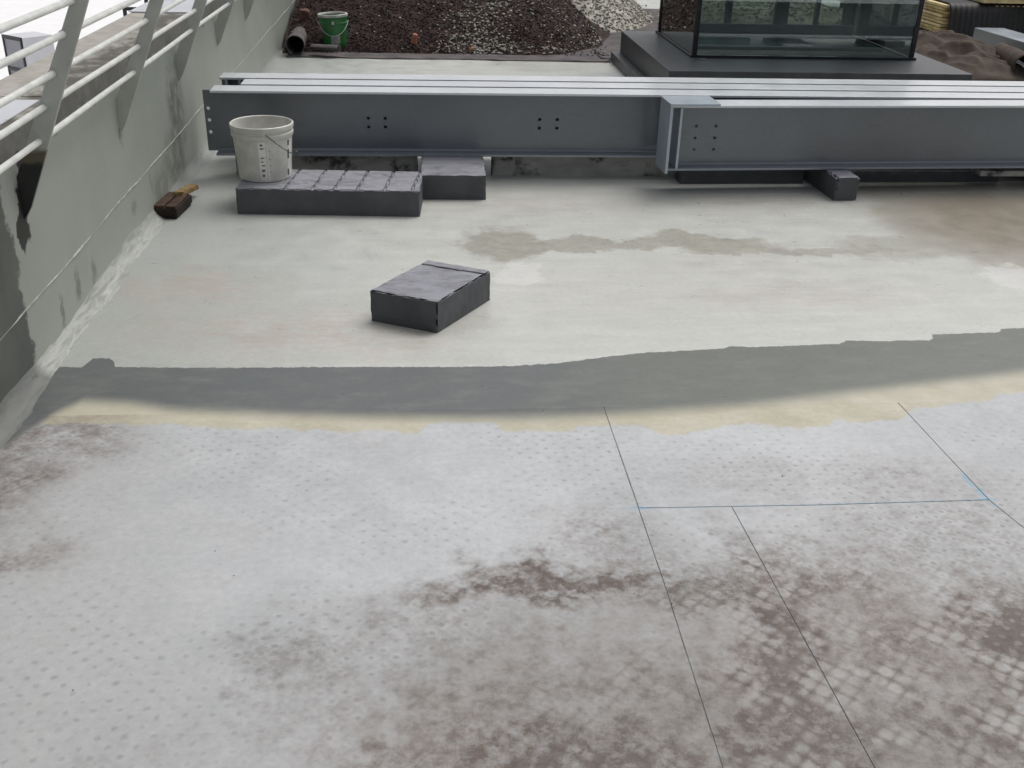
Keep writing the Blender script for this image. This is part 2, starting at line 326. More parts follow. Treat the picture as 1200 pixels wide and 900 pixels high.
M_WINGREY = simple('grey_window_panel', (.34, .34, .38), .5, .1, 3, .05)
M_WINLIGHT = simple('pale_shutter', (.62, .63, .66), .5, .05, 3, .05)
M_STREET = simple('street_asphalt', (.10, .10, .10), .9, .2, 1, .2)
M_SCREED = simple('joint_grey', (.21, .215, .22), .8, .35, 9)
M_CONC = simple('concrete_slab', (.26, .255, .24), .85, .15, 6, .3)

def glass_material():
    b = NB('tinted_glass'); t = b.t
    tr = t.nodes.new('ShaderNodeBsdfTransparent'); tr.inputs[0].default_value = (.82, .87, .86, 1)
    gl = t.nodes.new('ShaderNodeBsdfGlossy'); gl.inputs['Color'].default_value = (.92, .97, .95, 1); gl.inputs['Roughness'].default_value = .015
    fr = t.nodes.new('ShaderNodeFresnel'); fr.inputs[0].default_value = 1.5
    k = b.ma('MULTIPLY_ADD', fr.outputs[0], 1.6, .09, clamp=True)
    mx = t.nodes.new('ShaderNodeMixShader'); t.links.new(k, mx.inputs[0]); t.links.new(tr.outputs[0], mx.inputs[1]); t.links.new(gl.outputs[0], mx.inputs[2])
    t.links.new(mx.outputs[0], b.out.inputs['Surface']); return b.m
M_GLASS = glass_material()

# ------------------------------------------------------------------ mesh helpers
def link(name, me, mat, parent=None, smooth=False, kind=None):
    o = bpy.data.objects.new(name, me); COL.objects.link(o)
    if mat is not None and not me.materials:
        for mm in (mat if isinstance(mat, (list, tuple)) else [mat]): me.materials.append(mm)
    if parent is not None: o.parent = parent
    if smooth:
        for p in me.polygons: p.use_smooth = True
    if kind: o['kind'] = kind
    return o
def from_bm(name, bm, mat, parent=None, smooth=False, kind=None):
    bmesh.ops.recalc_face_normals(bm, faces=bm.faces[:])
    me = bpy.data.meshes.new(name); bm.to_mesh(me); bm.free()
    return link(name, me, mat, parent, smooth, kind)
def tag(o, label, cat, group=None):
    o['label'] = label; o['category'] = cat
    if group: o['group'] = group
    return o
def thing(name, label, cat, loc=(0, 0, 0), rz=0.0, group=None):
    o = bpy.data.objects.new(name, None); COL.objects.link(o); o.location = loc; o.rotation_euler = (0, 0, rz)
    o.empty_display_size = .1
    return tag(o, label, cat, group)
def bm_box(bm, x0, x1, y0, y1, z0, z1, bev=0.0):
    r = bmesh.ops.create_cube(bm, size=1.0)
    for v in r['verts']:
        v.co = Vector(((x0+x1)/2 + v.co.x*(x1-x0), (y0+y1)/2 + v.co.y*(y1-y0), (z0+z1)/2 + v.co.z*(z1-z0)))
    if bev > 0:
        es = list({e for v in r['verts'] for e in v.link_edges})
        bmesh.ops.bevel(bm, geom=es, offset=bev, segments=2, affect='EDGES', profile=.6)
def box(name, x0, x1, y0, y1, z0, z1, mat, parent=None, bev=.003, kind=None):
    bm = bmesh.new(); bm_box(bm, x0, x1, y0, y1, z0, z1, bev); return from_bm(name, bm, mat, parent, False, kind)
def rough_box(name, sx, sy, sz, mat, parent=None, step=.012, amp=.0015, grooves=(), gdir='x', chips=.006, gd=.006, gw=.005, seed=0):
    """box with origin at its bottom centre; finely divided, crumbly edges, scored lines on the top"""
    bm = bmesh.new()
    nx, ny, nz = (max(2, int(s/step)) for s in (sx, sy, sz))
    vs = {}
    def V(i, j, k):
        key = (i, j, k)
        if key not in vs: vs[key] = bm.verts.new((sx*(i/nx-.5), sy*(j/ny-.5), sz*k/nz))
        return vs[key]
    for i in range(nx):
        for j in range(ny):
            bm.faces.new((V(i,j,0), V(i,j+1,0), V(i+1,j+1,0), V(i+1,j,0))); bm.faces.new((V(i,j,nz), V(i+1,j,nz), V(i+1,j+1,nz), V(i,j+1,nz)))
    for i in range(nx):
        for k in range(nz):
            bm.faces.new((V(i,0,k), V(i+1,0,k), V(i+1,0,k+1), V(i,0,k+1))); bm.faces.new((V(i,ny,k), V(i,ny,k+1), V(i+1,ny,k+1), V(i+1,ny,k)))
    for j in range(ny):
        for k in range(nz):
            bm.faces.new((V(0,j,k), V(0,j,k+1), V(0,j+1,k+1), V(0,j+1,k))); bm.faces.new((V(nx,j,k), V(nx,j+1,k), V(nx,j+1,k+1), V(nx,j,k+1)))
    for (i, j, k), v in vs.items():
        p = v.co.copy(); edge = (i in (0, nx)) + (j in (0, ny)) + (k in (0, nz))
        if edge >= 2 and k > 0:
            c = mnoise.noise(p*38 + Vector((seed, 3.3, 1)))
            r = chips*max(0, c + .25)*1.4 + .0015
            d = Vector((-1 if i == nx else (1 if i == 0 else 0), -1 if j == ny else (1 if j == 0 else 0), -1 if k == nz else 0))
            v.co += d*r
        if k == nz:
            for q, sl in grooves:
                t = (p.x - q - sl*p.y) if gdir == 'x' else (p.y - q - sl*p.x)
                t += .003*mnoise.noise(p*14)
                if abs(t) < gw: v.co.z -= gd*(1-abs(t)/gw*.4)
        if 0 < k: v.co += mnoise.noise_vector(p*30 + Vector((seed*2, 0, 0)))*amp
    return from_bm(name, bm, mat, parent)
def tube_bm(bm, pts, r, seg=8, caps=True):
    rings = []
    for i, p in enumerate(pts):
        p = Vector(p); a = Vector(pts[max(0, i-1)]); c = Vector(pts[min(len(pts)-1, i+1)])
        d = (c-a).normalized(); q = d.to_track_quat('Z', 'Y')
        rr = r[i] if isinstance(r, (list, tuple)) else r
        rings.append([bm.verts.new(p + q @ Vector((rr*math.cos(2*math.pi*k/seg), rr*math.sin(2*math.pi*k/seg), 0))) for k in range(seg)])
    for A, B in zip(rings, rings[1:]):
        for k in range(seg): bm.faces.new((A[k], A[(k+1) % seg], B[(k+1) % seg], B[k]))
    if caps: bm.faces.new(rings[0][::-1]); bm.faces.new(rings[-1])
def tube(name, pts, r, mat, parent=None, seg=8):
    bm = bmesh.new(); tube_bm(bm, pts, r, seg); return from_bm(name, bm, mat, parent, True)
def lathe(name, prof, mat, parent=None, seg=48, smooth=True, wob=0.0):
    bm = bmesh.new(); rings = []
    for r, z in prof:
        if r < 1e-5: rings.append([bm.verts.new((0, 0, z))])
        else: rings.append([bm.verts.new((r*(1+wob*math.sin(2*a+.6))*math.cos(a), r*(1-wob*math.sin(2*a+.6))*math.sin(a), z)) for a in (2*math.pi*k/seg for k in range(seg))])
    for A, B in zip(rings, rings[1:]):
        for k in range(seg):
            l = (k+1) % seg
            if len(A) == 1: bm.faces.new((A[0], B[l], B[k]))
            elif len(B) == 1: bm.faces.new((A[k], A[l], B[0]))
            else: bm.faces.new((A[k], A[l], B[l], B[k]))
    o = from_bm(name, bm, mat, parent, smooth)
    return o
def auto_smooth(o, ang=35):
    me = o.data
    me.polygons.foreach_set('use_smooth', [True]*len(me.polygons))
    try: me.set_sharp_from_angle(angle=R(ang))
    except Exception: pass
def prism(name, poly, axis, a0, a1, mat, parent=None, bev=0.0):
    """poly in the plane across `axis`, extruded from a0 to a1"""
    bm = bmesh.new()
    def P(u, v, a): return {'x': (a, u, v), 'y': (u, a, v), 'z': (u, v, a)}[axis]
    A = [bm.verts.new(P(u, v, a0)) for u, v in poly]; B = [bm.verts.new(P(u, v, a1)) for u, v in poly]
    bm.faces.new(A); bm.faces.new(B[::-1])
    n = len(poly)
    for i in range(n): bm.faces.new((A[i], B[i], B[(i+1) % n], A[(i+1) % n]))
    if bev: bmesh.ops.bevel(bm, geom=bm.edges[:], offset=bev, segments=1, affect='EDGES')
    return from_bm(name, bm, mat, parent)
def grid_sheet(name, x0, x1, y0, y1, nx, ny, fz, mat, parent=None, fx=None, thick=0.0, kind=None):
    bm = bmesh.new(); g = []
    for j in range(ny+1):
        row = []
        for i in range(nx+1):
            u, v = i/nx, j/ny; x, y = x0+(x1-x0)*u, y0+(y1-y0)*v
            if fx: x, y = fx(u, v, x, y)
            row.append(bm.verts.new((x, y, fz(x, y, u, v))))
        g.append(row)
    for j in range(ny):
        for i in range(nx): bm.faces.new((g[j][i], g[j][i+1], g[j+1][i+1], g[j+1][i]))
    if thick:
        bmesh.ops.recalc_face_normals(bm, faces=bm.faces[:])
        bmesh.ops.solidify(bm, geom=bm.faces[:], thickness=thick)
    return from_bm(name, bm, mat, parent, True, kind)
NZ = lambda x, y, z=0.0: mnoise.noise(Vector((x, y, z)))

# ------------------------------------------------------------------ setting
street = box('street_ground', -600, 600, -600, 600, -9.3, -9.0, M_STREET, None, 0, 'structure')
building = box('building_block_below', -1.545, 12.0, -4.0, 19.0, -8.98, -.03, M_CONC, None, 0, 'structure')
floor = box('terrace_floor', -1.25, 12.0, 2.785, 19.0, -.03, 0.0, M_FLOOR, None, 0, 'structure')
subfloor = box('floor_screed', -1.25, 12.0, -4.0, 2.785, -.03, -.002, M_SCREED, None, 0, 'structure')
g = .0014   # half width of the scored joints
def panel(poly):
    o = prism('floor_panel', poly, 'z', -.002, 0.0, M_NEAR, floor)
    return o
panel([(-1.25, -4), (.536-g, -4), (.541-g, 1.35), (.548-g, 1.9), (.547-g, 2.22), (.545-g, 2.785), (-1.25, 2.785)])
panel([(.548+g, 2.222+g), (1.02, 2.216+g), (1.510-g, 2.221+g), (1.503-g, 2.45), (1.496-g, 2.785), (.545+g, 2.785)])
panel([(.536+g, -4), (.86-g, -4), (.829-g, 1.334), (.812-g, 1.8), (.797-g, 2.219-g), (.547+g, 2.222-g), (.548+g, 1.9), (.541+g, 1.35)])
panel([(.86+g, -4), (1.62-g, -4), (1.56-g, 1.6), (1.537-g, 2.08), (1.510-g, 2.221-g), (1.02, 2.216-g), (.797+g, 2.219-g), (.812+g, 1.8), (.829+g, 1.334)])
panel([(1.62+g, -4), (12, -4), (12, 2.785), (1.496+g, 2.785), (1.503+g, 2.45), (1.510+g, 2.221), (1.537+g, 2.08), (1.56+g, 1.6)])

# parapet wall on the left
wall = thing('parapet_wall', 'grey-green painted parapet wall with stained concrete coping along the terrace edge', 'wall', (-1.4, 3, 0))
wall.location = (0, 0, 0)
def wall_face():
    bm = bmesh.new(); ys = [-4 + i*.08 for i in range(int(23/.08)+1)]; zs = [-.02, .02, .1, .2, .3, .4, .5, .6, .66, .70, .742]
    def V(y, z, X): return bm.verts.new((X + .006*NZ(y*1.3, z*2.1, 4)*(1 if X > -1.4 else 0), y, z))
    F = [[V(y, z, -1.25) for z in zs] for y in ys]; K = [[V(y, z, -1.535) for z in (zs[0], zs[-1])] for y in ys]
    for a in range(len(ys)-1):
        for k in range(len(zs)-1): bm.faces.new((F[a][k], F[a+1][k], F[a+1][k+1], F[a][k+1]))
        bm.faces.new((K[a][0], K[a][1], K[a+1][1], K[a+1][0])); bm.faces.new((F[a][-1], F[a+1][-1], K[a+1][1], K[a][1]))
    for a in (0, -1): bm.faces.new([K[a][0], *F[a], K[a][1]])
    return from_bm('wall_face', bm, M_WALL, wall, True)
auto_smooth(wall_face(), 40)
def coping():
    # cracked coping in two lengths, the far one under white flashing
    for y0, y1 in ((-4, 3.68), (3.69, 5.86), (5.87, 19)):
        bm = bmesh.new(); bm_box(bm, -1.545, -1.252, y0, y1, .741, .756, .004); from_bm('coping_slab', bm, M_COPING, wall)
coping()
box('flashing_sheet', -1.555, -1.245, 5.875, 9.6, .757, .762, M_SHEET, wall, .001)
box('flashing_sheet', -1.50, -1.285, 2.2, 3.60, .757, .762, M_SHEET, wall, .001)
# joint ridge of the membrane, a wobbly pale bead
def joint_bead():
    bm = bmesh.new(); pts = []; rs = []
    y = 1.2
    while y < 13.5:
        z = .222 + (y-3.04)*.0065 + .006*NZ(y*2.1, 1) + .004*NZ(y*9, 5)
        pts.append((-1.2495 + .006*NZ(y*1.3, z*2.1, 4), y, z)); rs.append(max(.0006, .0030 + .0050*NZ(y*4, 9))); y += .035
    tube_bm(bm, pts, rs, 6); return from_bm('membrane_joint', bm, M_COVE_L, wall, True)
M_COVE_L = simple('pale_joint_fibre', (.36, .37, .34), .6, .3, 20, .4, .003)
joint_bead()
def cove():
    bm = bmesh.new(); prev = None; y = -1.0
    while y < 9.3:
        wob = .018*NZ(y*2.3, 7) + .010*NZ(y*8, 2)
        prof = []
        for k in range(8):
            a = k/7*math.pi/2; rx, rz = .072+wob+.010*NZ(y*5, 3), .075+wob
            prof.append(bm.verts.new((-1.256 + rx*(1-math.sin(a)) + .001, y, -.002 + rz*(1-math.cos(a)) + .003*NZ(y*14, k*.7))))
        if prev:
            for k in range(7): bm.faces.new((prev[k], prof[k], prof[k+1], prev[k+1]))
        prev = prof; y += .03
    return from_bm('cove_fillet', bm, M_COVE, wall, True)
cove()

# ------------------------------------------------------------------ railing
RAILS = [(-1.16, .722), (-1.13, .822), (-1.088, .922), (-1.04, 1.033), (-1.0, 1.125), (-.95, 1.235)]
POSTS = [0.9, 2.05, 3.2, 4.35, 5.5, 6.62, 7.75, 8.9]
rail = thing('terrace_railing', 'white tube railing on inward-leaning grey-green flat posts along the parapet', 'railing', (0, 0, 0))
for X, z in RAILS:
    pts = [(X+.003*NZ(y*.7, X*9), y, z+.004*NZ(y*.8, z*7)) for y in [-1 + .25*i for i in range(49)]]
    tube('rail_tube', pts, .0098, M_RAIL, rail, 10)
for i, y in enumerate(POSTS):
    k = .44
    def C(z): return -1.25 + (z-.48)*k
    hw = .0215
    z0, z1 = .455, 1.30
    dx = -.010
    poly = [(C(z0)-hw+dx-.03, z0), (C(z0)+hw*.45+dx, z0+.0), (C(z0+.06)+hw+dx, z0+.06), (C(z1)+hw+dx, z1), (C(z1)-hw+dx, z1)]
    o = prism('post', poly, 'y', y-.007, y+.007, M_POSTB if i == 2 else M_POST, rail, .0015)
    for X, z in RAILS:      # weld collar where each tube passes the post
        bm = bmesh.new(); tube_bm(bm, [(X, y-.010, z), (X, y+.010, z)], .0125, 12); from_bm('weld_collar', bm, M_POST, rail, True)

# ------------------------------------------------------------------ neighbouring white building beyond the parapet
nb = thing('neighbour_building', 'lower neighbouring building with a bright white flat roof beyond the parapet', 'building', (-20, 40, -9))
def nbx(name, *a, **k):
    o = box(name, *a, **k); o.parent = nb; o.matrix_parent_inverse = Matrix.Translation((20, -40, 9)); return o
nbx('wall', -70, -2.2, 7, 90, -9, -2.52, M_RENDER, bev=.01)
nbx('flat_roof', -70.1, -2.1, 6.9, 90.1, -2.515, -2.5, M_RENDER, bev=.002)
vt = thing('roof_vent', 'grey vent box with a black edged door standing on the white roof', 'vent', (-7.2, 20.2, -2.5), R(28))
box('housing', -.30, .30, -.30, .30, 0, 1.03, M_WINLIGHT, vt, .006)
box('door_panel', -.318, -.302, -.26, .26, .05, .97, M_WINGREY, vt, .003)
for y0, y1, z0, z1 in ((-.30, -.262, 0, 1.04), (.262, .30, 0, 1.04), (-.261, .261, .972, 1.04), (-.261, .261, .42, .48)):
    box('door_edge', -.335, -.301, y0, y1, z0, z1, M_FRAME, vt, .003)
vt.rotation_euler = (0, 0, R(50))
pf = thing('pipe_frame', 'black angular pipe frame standing on the white roof', 'frame', (-5.36, 20, -2.5))
box('leg', -.03, .03, -.03, .03, 0, 1.50, M_FRAME, pf, .004)
box('crossbar', -.03, .43, -.03, .03, 1.5005, 1.56, M_FRAME, pf, .004)
box('upright', .37, .43, -.03, .03, 1.5605, 2.1, M_FRAME, pf, .004)
box('crossbar', .20, .36, -.03, .25, 1.44, 1.4995, M_FRAME, pf, .004)

# ------------------------------------------------------------------ steel beams
BW, BH, TF, TW = .16, .33, .0115, .0075; BF = .143
def cut_holes(o, holes, r):
    """bore round holes (x,z) through a web along y"""
    bm = bmesh.new()
    for x, z in holes:
        res = bmesh.ops.create_cone(bm, cap_ends=True, segments=16, radius1=r, radius2=r, depth=.2)
        for v in res['verts']: v.co = Vector((v.co.x + x, -v.co.z, v.co.y + z))
    me = bpy.data.meshes.new('cutter'); bm.to_mesh(me); bm.free()
    c = bpy.data.objects.new('cutter', me); COL.objects.link(c); c.parent = o.parent
    md = o.modifiers.new('b', 'BOOLEAN'); md.object = c; md.operation = 'DIFFERENCE'; md.solver = 'EXACT'
    bpy.context.view_layer.update()
    dg = bpy.context.evaluated_depsgraph_get()
    nm = bpy.data.meshes.new_from_object(o.evaluated_get(dg)); nm.name = o.data.name
    o.modifiers.clear(); o.data = nm
    bpy.data.objects.remove(c); bpy.data.meshes.remove(me)
def ibeam(label, x0, yc, z0, L, rz=0.0, web_ext=0.0, holes=(), hr=.009, top_x0=0.0, group='galvanised beams stacked side by side'):
    t = thing('steel_beam', label, 'beam', (x0, yc, z0), rz, group)
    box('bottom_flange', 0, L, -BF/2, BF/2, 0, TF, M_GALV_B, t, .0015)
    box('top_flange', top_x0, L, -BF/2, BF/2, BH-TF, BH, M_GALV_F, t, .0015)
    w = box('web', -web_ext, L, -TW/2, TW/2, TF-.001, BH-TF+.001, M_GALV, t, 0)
    # root fillets
    for s in (-1, 1):
        for zz, d in ((TF, 1), (BH-TF, -1)):
            prof = [(s*TW/2*.9, zz-.001*d), (s*(TW/2+.015), zz-.0005*d)]
            for q in range(1, 6):
                a = q/6*math.pi/2; prof.append((s*(TW/2+.015*(1-math.sin(a))), zz+d*.015*(1-math.cos(a))))
            prof.append((s*TW/2*.9, zz+d*.015))
            auto_smooth(prism('root_fillet', prof, 'x', max(.001, -web_ext), L-.001, M_GALV, t), 50)
    if holes: cut_holes(w, holes, hr)
    return t
Z0 = .125
YB = 5.35 + BW/2
b2 = ibeam('long galvanised beam behind the white bucket, two groups of four bolt holes in its web', -1.075, YB, Z0, 6.0, 0, .05,
           [(x+1.075, z-Z0) for x in (-.292, -.204, .606, .700) for z in (.308, .263)] + [(-1.105+1.075, z-Z0) for z in (.353, .293, .232)])
b3 = ibeam('galvanised beam sandwiched between the bucket-side beam and the rearmost beam', -.95, YB+.178, Z0, 6.0)
b4 = ibeam('rearmost galvanised beam of the stack with two end stiffeners beside the dark plinth', -1.09, YB+.356, Z0, 6.0)
for x in (.03, .10): box('stiffener', x, x+.012, -BF/2+.002, BF/2-.002, TF+.0005, BH-TF-.0005, M_GALV_L, b4, .001)
RZ1 = R(2.3)
b1 = ibeam('galvanised beam in front of the stack with capped end plate and six bolt holes', 1.228, 5.165, Z0, 2.7, RZ1, -.0565,
           [(x, z-Z0) for x in (.155, .258) for z in (.337, .277, .218)], .008)
box('end_plate', -.015, -.0005, -.10, .10, -.008, BH+.004, M_GALV_L, b1, .0015)
box('stiffener', .044, .0563, -.078, .078, TF+.0005, BH-TF-.0005, M_GALV_L, b1, .001)
box('cap_plate', -.02, .235, -.115, .095, BH+.0042, BH+.0165, M_GALV_L, b1, .0015)

# ------------------------------------------------------------------ foam blocks
def block(label, x, y, z, rz, sx, sy, sz, **k):
    o = rough_box('foam_block', sx, sy, sz, M_FOAM, **k); o.location = (x, y, z); o.rotation_euler = (0, 0, rz)
    return tag(o, label, 'block', 'dark grey foam blocks')
gx = [-.639, -.511, -.41, -.302, -.174, -.044]
block('long dark grey foam block scored with parallel lines, white bucket standing on it', -.448, 4.915, 0, R(-3.0), .86, .345, .126,
      grooves=[(q+.448, .06) for q in gx], step=.006, gd=.009, gw=.0055, chips=.003, seed=1)
block('plain dark grey foam block between the scored block and the beams, carrying the beams', .145, 5.43, 0, R(-.8), .325, .86, .125, step=.012, chips=.003, seed=2)
block('narrow dark grey foam block poking out from under the capped front beam', 2.135, 5.44, 0, R(3), .125, .90, .122, step=.01, chips=.012, seed=3)
a = math.atan2(-.104, .235)
mid = block('single dark grey foam block lying alone on the open cream floor', .019, 3.578, 0, 0, .27, .378, .121,
      grooves=[(.138, 0.02)], gdir='y', step=.005, gd=.009, gw=.005, chips=.010, amp=.0018, seed=4)

block('long dark strip added to deepen the shade under the front beam, left of the narrow block', 1.70, 5.36, 0, R(1), .68, .12, .10, step=.02, seed=6)  # this strip and the next are added to darken the gap below the beam
block('long dark strip added to deepen the shade under the front beam, right of the narrow block', 2.72, 5.40, 0, R(1), .90, .12, .062, step=.02, seed=7)
for v in mid.data.vertices:   # the offcut is not sawn square
    x, y = v.co.x/.27, v.co.y/.378; v.co.x, v.co.y = .242*x + .209*y, -.12*x + .315*y
# battens under the beams
def batten(label, x0, x1, y0, y1, h):
    o = rough_box('timber_batten', x1-x0, y1-y0, h, M_BATTEN, step=.02, chips=.004, seed=x0)
    o.location = ((x0+x1)/2, (y0+y1)/2, 0); return tag(o, label, 'batten', 'dirty battens under the beams')
batten('long dirty pale batten under the beams, right of the plain foam block', .36, 1.40, 5.45, 5.56, .108)
batten('short dirty pale batten under the beam behind the white bucket', -1.0, -.04, 5.45, 5.56, .106)
o = rough_box('pale_board', .9, .12, .03, M_BATTEN, step=.02, chips=.003); o.location = (3.43, 5.27, .0705); 
tag(o, 'pale board resting on a block below the front beam', 'board')
o = rough_box('support_block', .3, .7, .071, M_FOAM, step=.02); o.location = (3.5, 5.60, 0); tag(o, 'dark foam block under the pale board, half hidden below the beams', 'block')
for xx in (4.4,):
    block('dark grey foam block under the right ends of the beams', xx, 5.6, 0, 0, .2, .7, .125, step=.03)

# ------------------------------------------------------------------ white bucket on the scored block
bk = thing('plastic_bucket', 'dirty white open plastic bucket with wire handle on the scored foam block', 'bucket', (-.772, 4.975, .1255), R(20))
H = .262; rb, rt = .124, .143
def rr(z): return rb + (rt-rb)*z/H
prof = [(0, .004), (rb-.012, .004), (rb-.008, 0), (rb, .004)] + [(rr(z), z) for z in (.03, .08, .13, .18, .200)]
prof += [(rr(.201)+.0055, .203), (rr(.205)+.0065, .207), (rr(.222)+.006, .222), (rr(.224)+.002, .225), (rr(.235)+.002, .235), (rr(.236)+.006, .238), (rt+.006, .250), (rt+.0055, .259), (rt+.001, .262), (rt-.003, .259)]
prof += [(rr(z)-.004, z) for z in (.25, .2, .1, .03, .012)] + [(0, .011)]
auto_smooth(lathe('bucket_body', prof, M_BUCKET, bk, 64, True, .006), 40)
def wrap(name, a0, a1, z0, z1, off, mat, par, n=8):
    bm = bmesh.new(); L = []
    for i in range(n+1):
        a = a0+(a1-a0)*i/n
        L.append([bm.verts.new((r*math.cos(a), r*math.sin(a), z)) for z in (z0, z1) for r in ((rr(z)+off)*(1+.006*math.sin(2*a+.6)),)])
    for A, B in zip(L, L[1:]): bm.faces.new((A[0], B[0], B[1], A[1]))
    return from_bm(name, bm, mat, par, True)
# printed strips with faded marks (angles in the bucket's own frame, seen side faces -Y)
A0 = -math.pi/2 - R(20)
s1 = wrap('print_strip', A0-R(2), A0+R(12), .012, .196, .0006, M_LABEL, bk)
s2 = wrap('print_strip', A0+R(15), A0+R(24), .012, .196, .0006, M_LABEL, bk)
s3 = wrap('print_strip', A0+R(58), A0+R(80), .012, .196, .0006, M_LABEL, bk)
s4 = wrap('print_strip', A0-R(52), A0-R(10), .03, .19, .0004, M_BUCKET, bk)
for z in (.178, .162, .118, .100, .082, .055, .030): wrap('printed_mark', A0+R(random.uniform(1, 3)), A0+R(random.uniform(6, 10)), z, z+random.uniform(.005, .011), .0011, M_INK, s1, 3)
for z in (.150, .112, .080, .050): wrap('printed_mark', A0+R(18), A0+R(20.5), z, z+.004, .0011, M_INK, s2, 2)
for z0, z1 in ((.165, .19), (.1, .145), (.02, .05)): wrap('printed_mark', A0+R(63), A0+R(70), z0, z1, .0011, M_INK, s3, 3)
pts = []
for i in range(25):   # hanging wire bail on the front
    t = i/24; ang = A0+R(14) + t*R(78)
    z = .232 - .118*math.sin(t*math.pi*.52)
    rad = rr(.2)+.012 + .004*math.sin(t*math.pi)
    pts.append((rad*math.cos(ang), rad*math.sin(ang), z))
tube('wire_handle', pts, .0022, M_WIRE, bk, 6)
bm = bmesh.new(); p = Vector(pts[-1]); tube_bm(bm, [p+Vector((0, 0, -.008)), p+Vector((.0, 0, .008))], .008, 8); from_bm('handle_grip', bm, M_WIRE, bk, True)

# ------------------------------------------------------------------ charred brush by the wall
br = thing('wooden_brush', 'blackened wooden float brush with ochre handle lying against the parapet foot', 'brush', (-1.185, 4.80, 0), R(-6))
box('brush_head', -.058, .052, -.115, .115, .014, .052, M_CHAR, br, .004)
box('bristle_pad', -.052, .046, -.110, .110, 0, .0145, M_CHAR, br, .003)
box('top_board', -.056, -.008, -.112, .112, .0515, .064, M_WOODBR, br, .004)
box('top_board', .0, .046, -.114, .100, .0515, .062, M_WOODBR, br, .004)
hd = rough_box('handle', .050, .22, .024, M_HANDLE, br, step=.01, chips=.003); hd.location = (.010, .165, .046); hd.rotation_euler = (R(-6), 0, R(-2))

# ------------------------------------------------------------------ glass skylight on its dark plinth
sk = thing('glass_skylight', 'tall glazed skylight box with black corner posts on a dark metal plinth', 'skylight', (0, 0, 0))
box('plinth_base', 1.625, 3.97, 7.16, 9.16, 0, .08, M_PLINTH, sk, .004)
box('plinth_slab', 1.70, 3.90, 7.22, 9.14, .0805, .256, M_PLINTH, sk, .006)
gx0, gx1, gy0, gy1, gz0, gz1 = 2.00, 3.715, 7.80, 9.06, .256, 1.75
box('sill_frame', gx0-.015, gx1+.015, gy0-.015, gy0+.03, gz0+.0005, gz0+.018, M_FRAME, sk, .002)
box('sill_frame', gx0-.015, gx1+.015, gy1-.03, gy1+.015, gz0+.0005, gz0+.018, M_FRAME, sk, .002)
box('sill_frame', gx0-.014, gx0+.02, gy0+.0305, gy1-.0305, gz0+.0005, gz0+.014, M_FRAME, sk, .002)
box('sill_frame', gx1-.02, gx1+.014, gy0+.0305, gy1-.0305, gz0+.0005, gz0+.014, M_FRAME, sk, .002)
for x, y in ((gx0, gy0), (gx1-.035, gy0), (gx0, gy1-.035), (gx1-.035, gy1-.035)):
    box('corner_post', x, x+.035, y, y+.035, gz0+.0182, gz1, M_FRAME, sk, .002)
box('glass_pane', gx0+.036, gx1-.036, gy0+.010, gy0+.018, gz0+.0185, gz1-.001, M_GLASS, sk, 0)
box('glass_pane', gx0+.036, gx1-.036, gy1-.022, gy1-.014, gz0+.0185, gz1-.001, M_GLASS, sk, 0)
box('glass_pane', gx0+.010, gx0+.018, gy0+.036, gy1-.036, gz0+.0185, gz1-.001, M_GLASS, sk, 0)
box('glass_pane', gx1-.022, gx1-.014, gy0+.036, gy1-.036, gz0+.0185, gz1-.001, M_GLASS, sk, 0)
box('glass_roof', gx0-.02, gx1+.02, gy0-.02, gy1+.02, gz1+.0005, gz1+.012, M_GLASS, sk, 0)
# inner frame
for x, wd in ((2.19, .13), (2.55, .05), (2.98, .11), (3.33, .03), (3.58, .07)):
    box('inner_mullion', x, x+wd, gy1-.11, gy1-.05, gz0+.02, gz1-.02, M_INNER, sk, .003)
box('inner_transom', gx0+.06, gx1-.06, gy1-.16, gy1-.115, gz0+.03, gz0+.10, M_INNER, sk, .003)
box('inner_curb', gx0+.06, gx1-.10, gy0+.35, gy1-.17, gz0+.0008, gz0+.03, M_INNER, sk, .003)
box('inner_sill', gx0+.06, gx1-.06, gy0+.10, gy0+.30, gz0+.0008, gz0+.012, M_FABRIC, sk, .003)

# ------------------------------------------------------------------ geotextile, heaps
def fabz(x, y, u, v): return .006 + .018*max(0, NZ(x*1.4, y*1.2)) + .008*max(0, NZ(x*6, y*5, 2))
fab = grid_sheet('geotextile_sheet', -1.18, 1.60, 9.13, 12.6, 90, 90, fabz, M_FABRIC, None,
    lambda u, v, x, y: (x + (.03*NZ(y*2, 1) if u in (0, 1) else 0), y + (1-v)*(.035*NZ(x*1.7, 5) + .012*NZ(x*7, 6) - .05*u)), .004)
tag(fab, 'grey-brown geotextile sheet spread under the gravel heaps', 'fabric')
fab2 = grid_sheet('geotextile_sheet', 1.55, 4.2, 9.20, 12.85, 50, 60, lambda x, y, u, v: .008+.02*max(0, NZ(x*1.6, y*1.3, 3)), M_FABRIC, None, None, .004)
tag(fab2, 'grey geotextile sheet running behind the glass skylight', 'fabric')
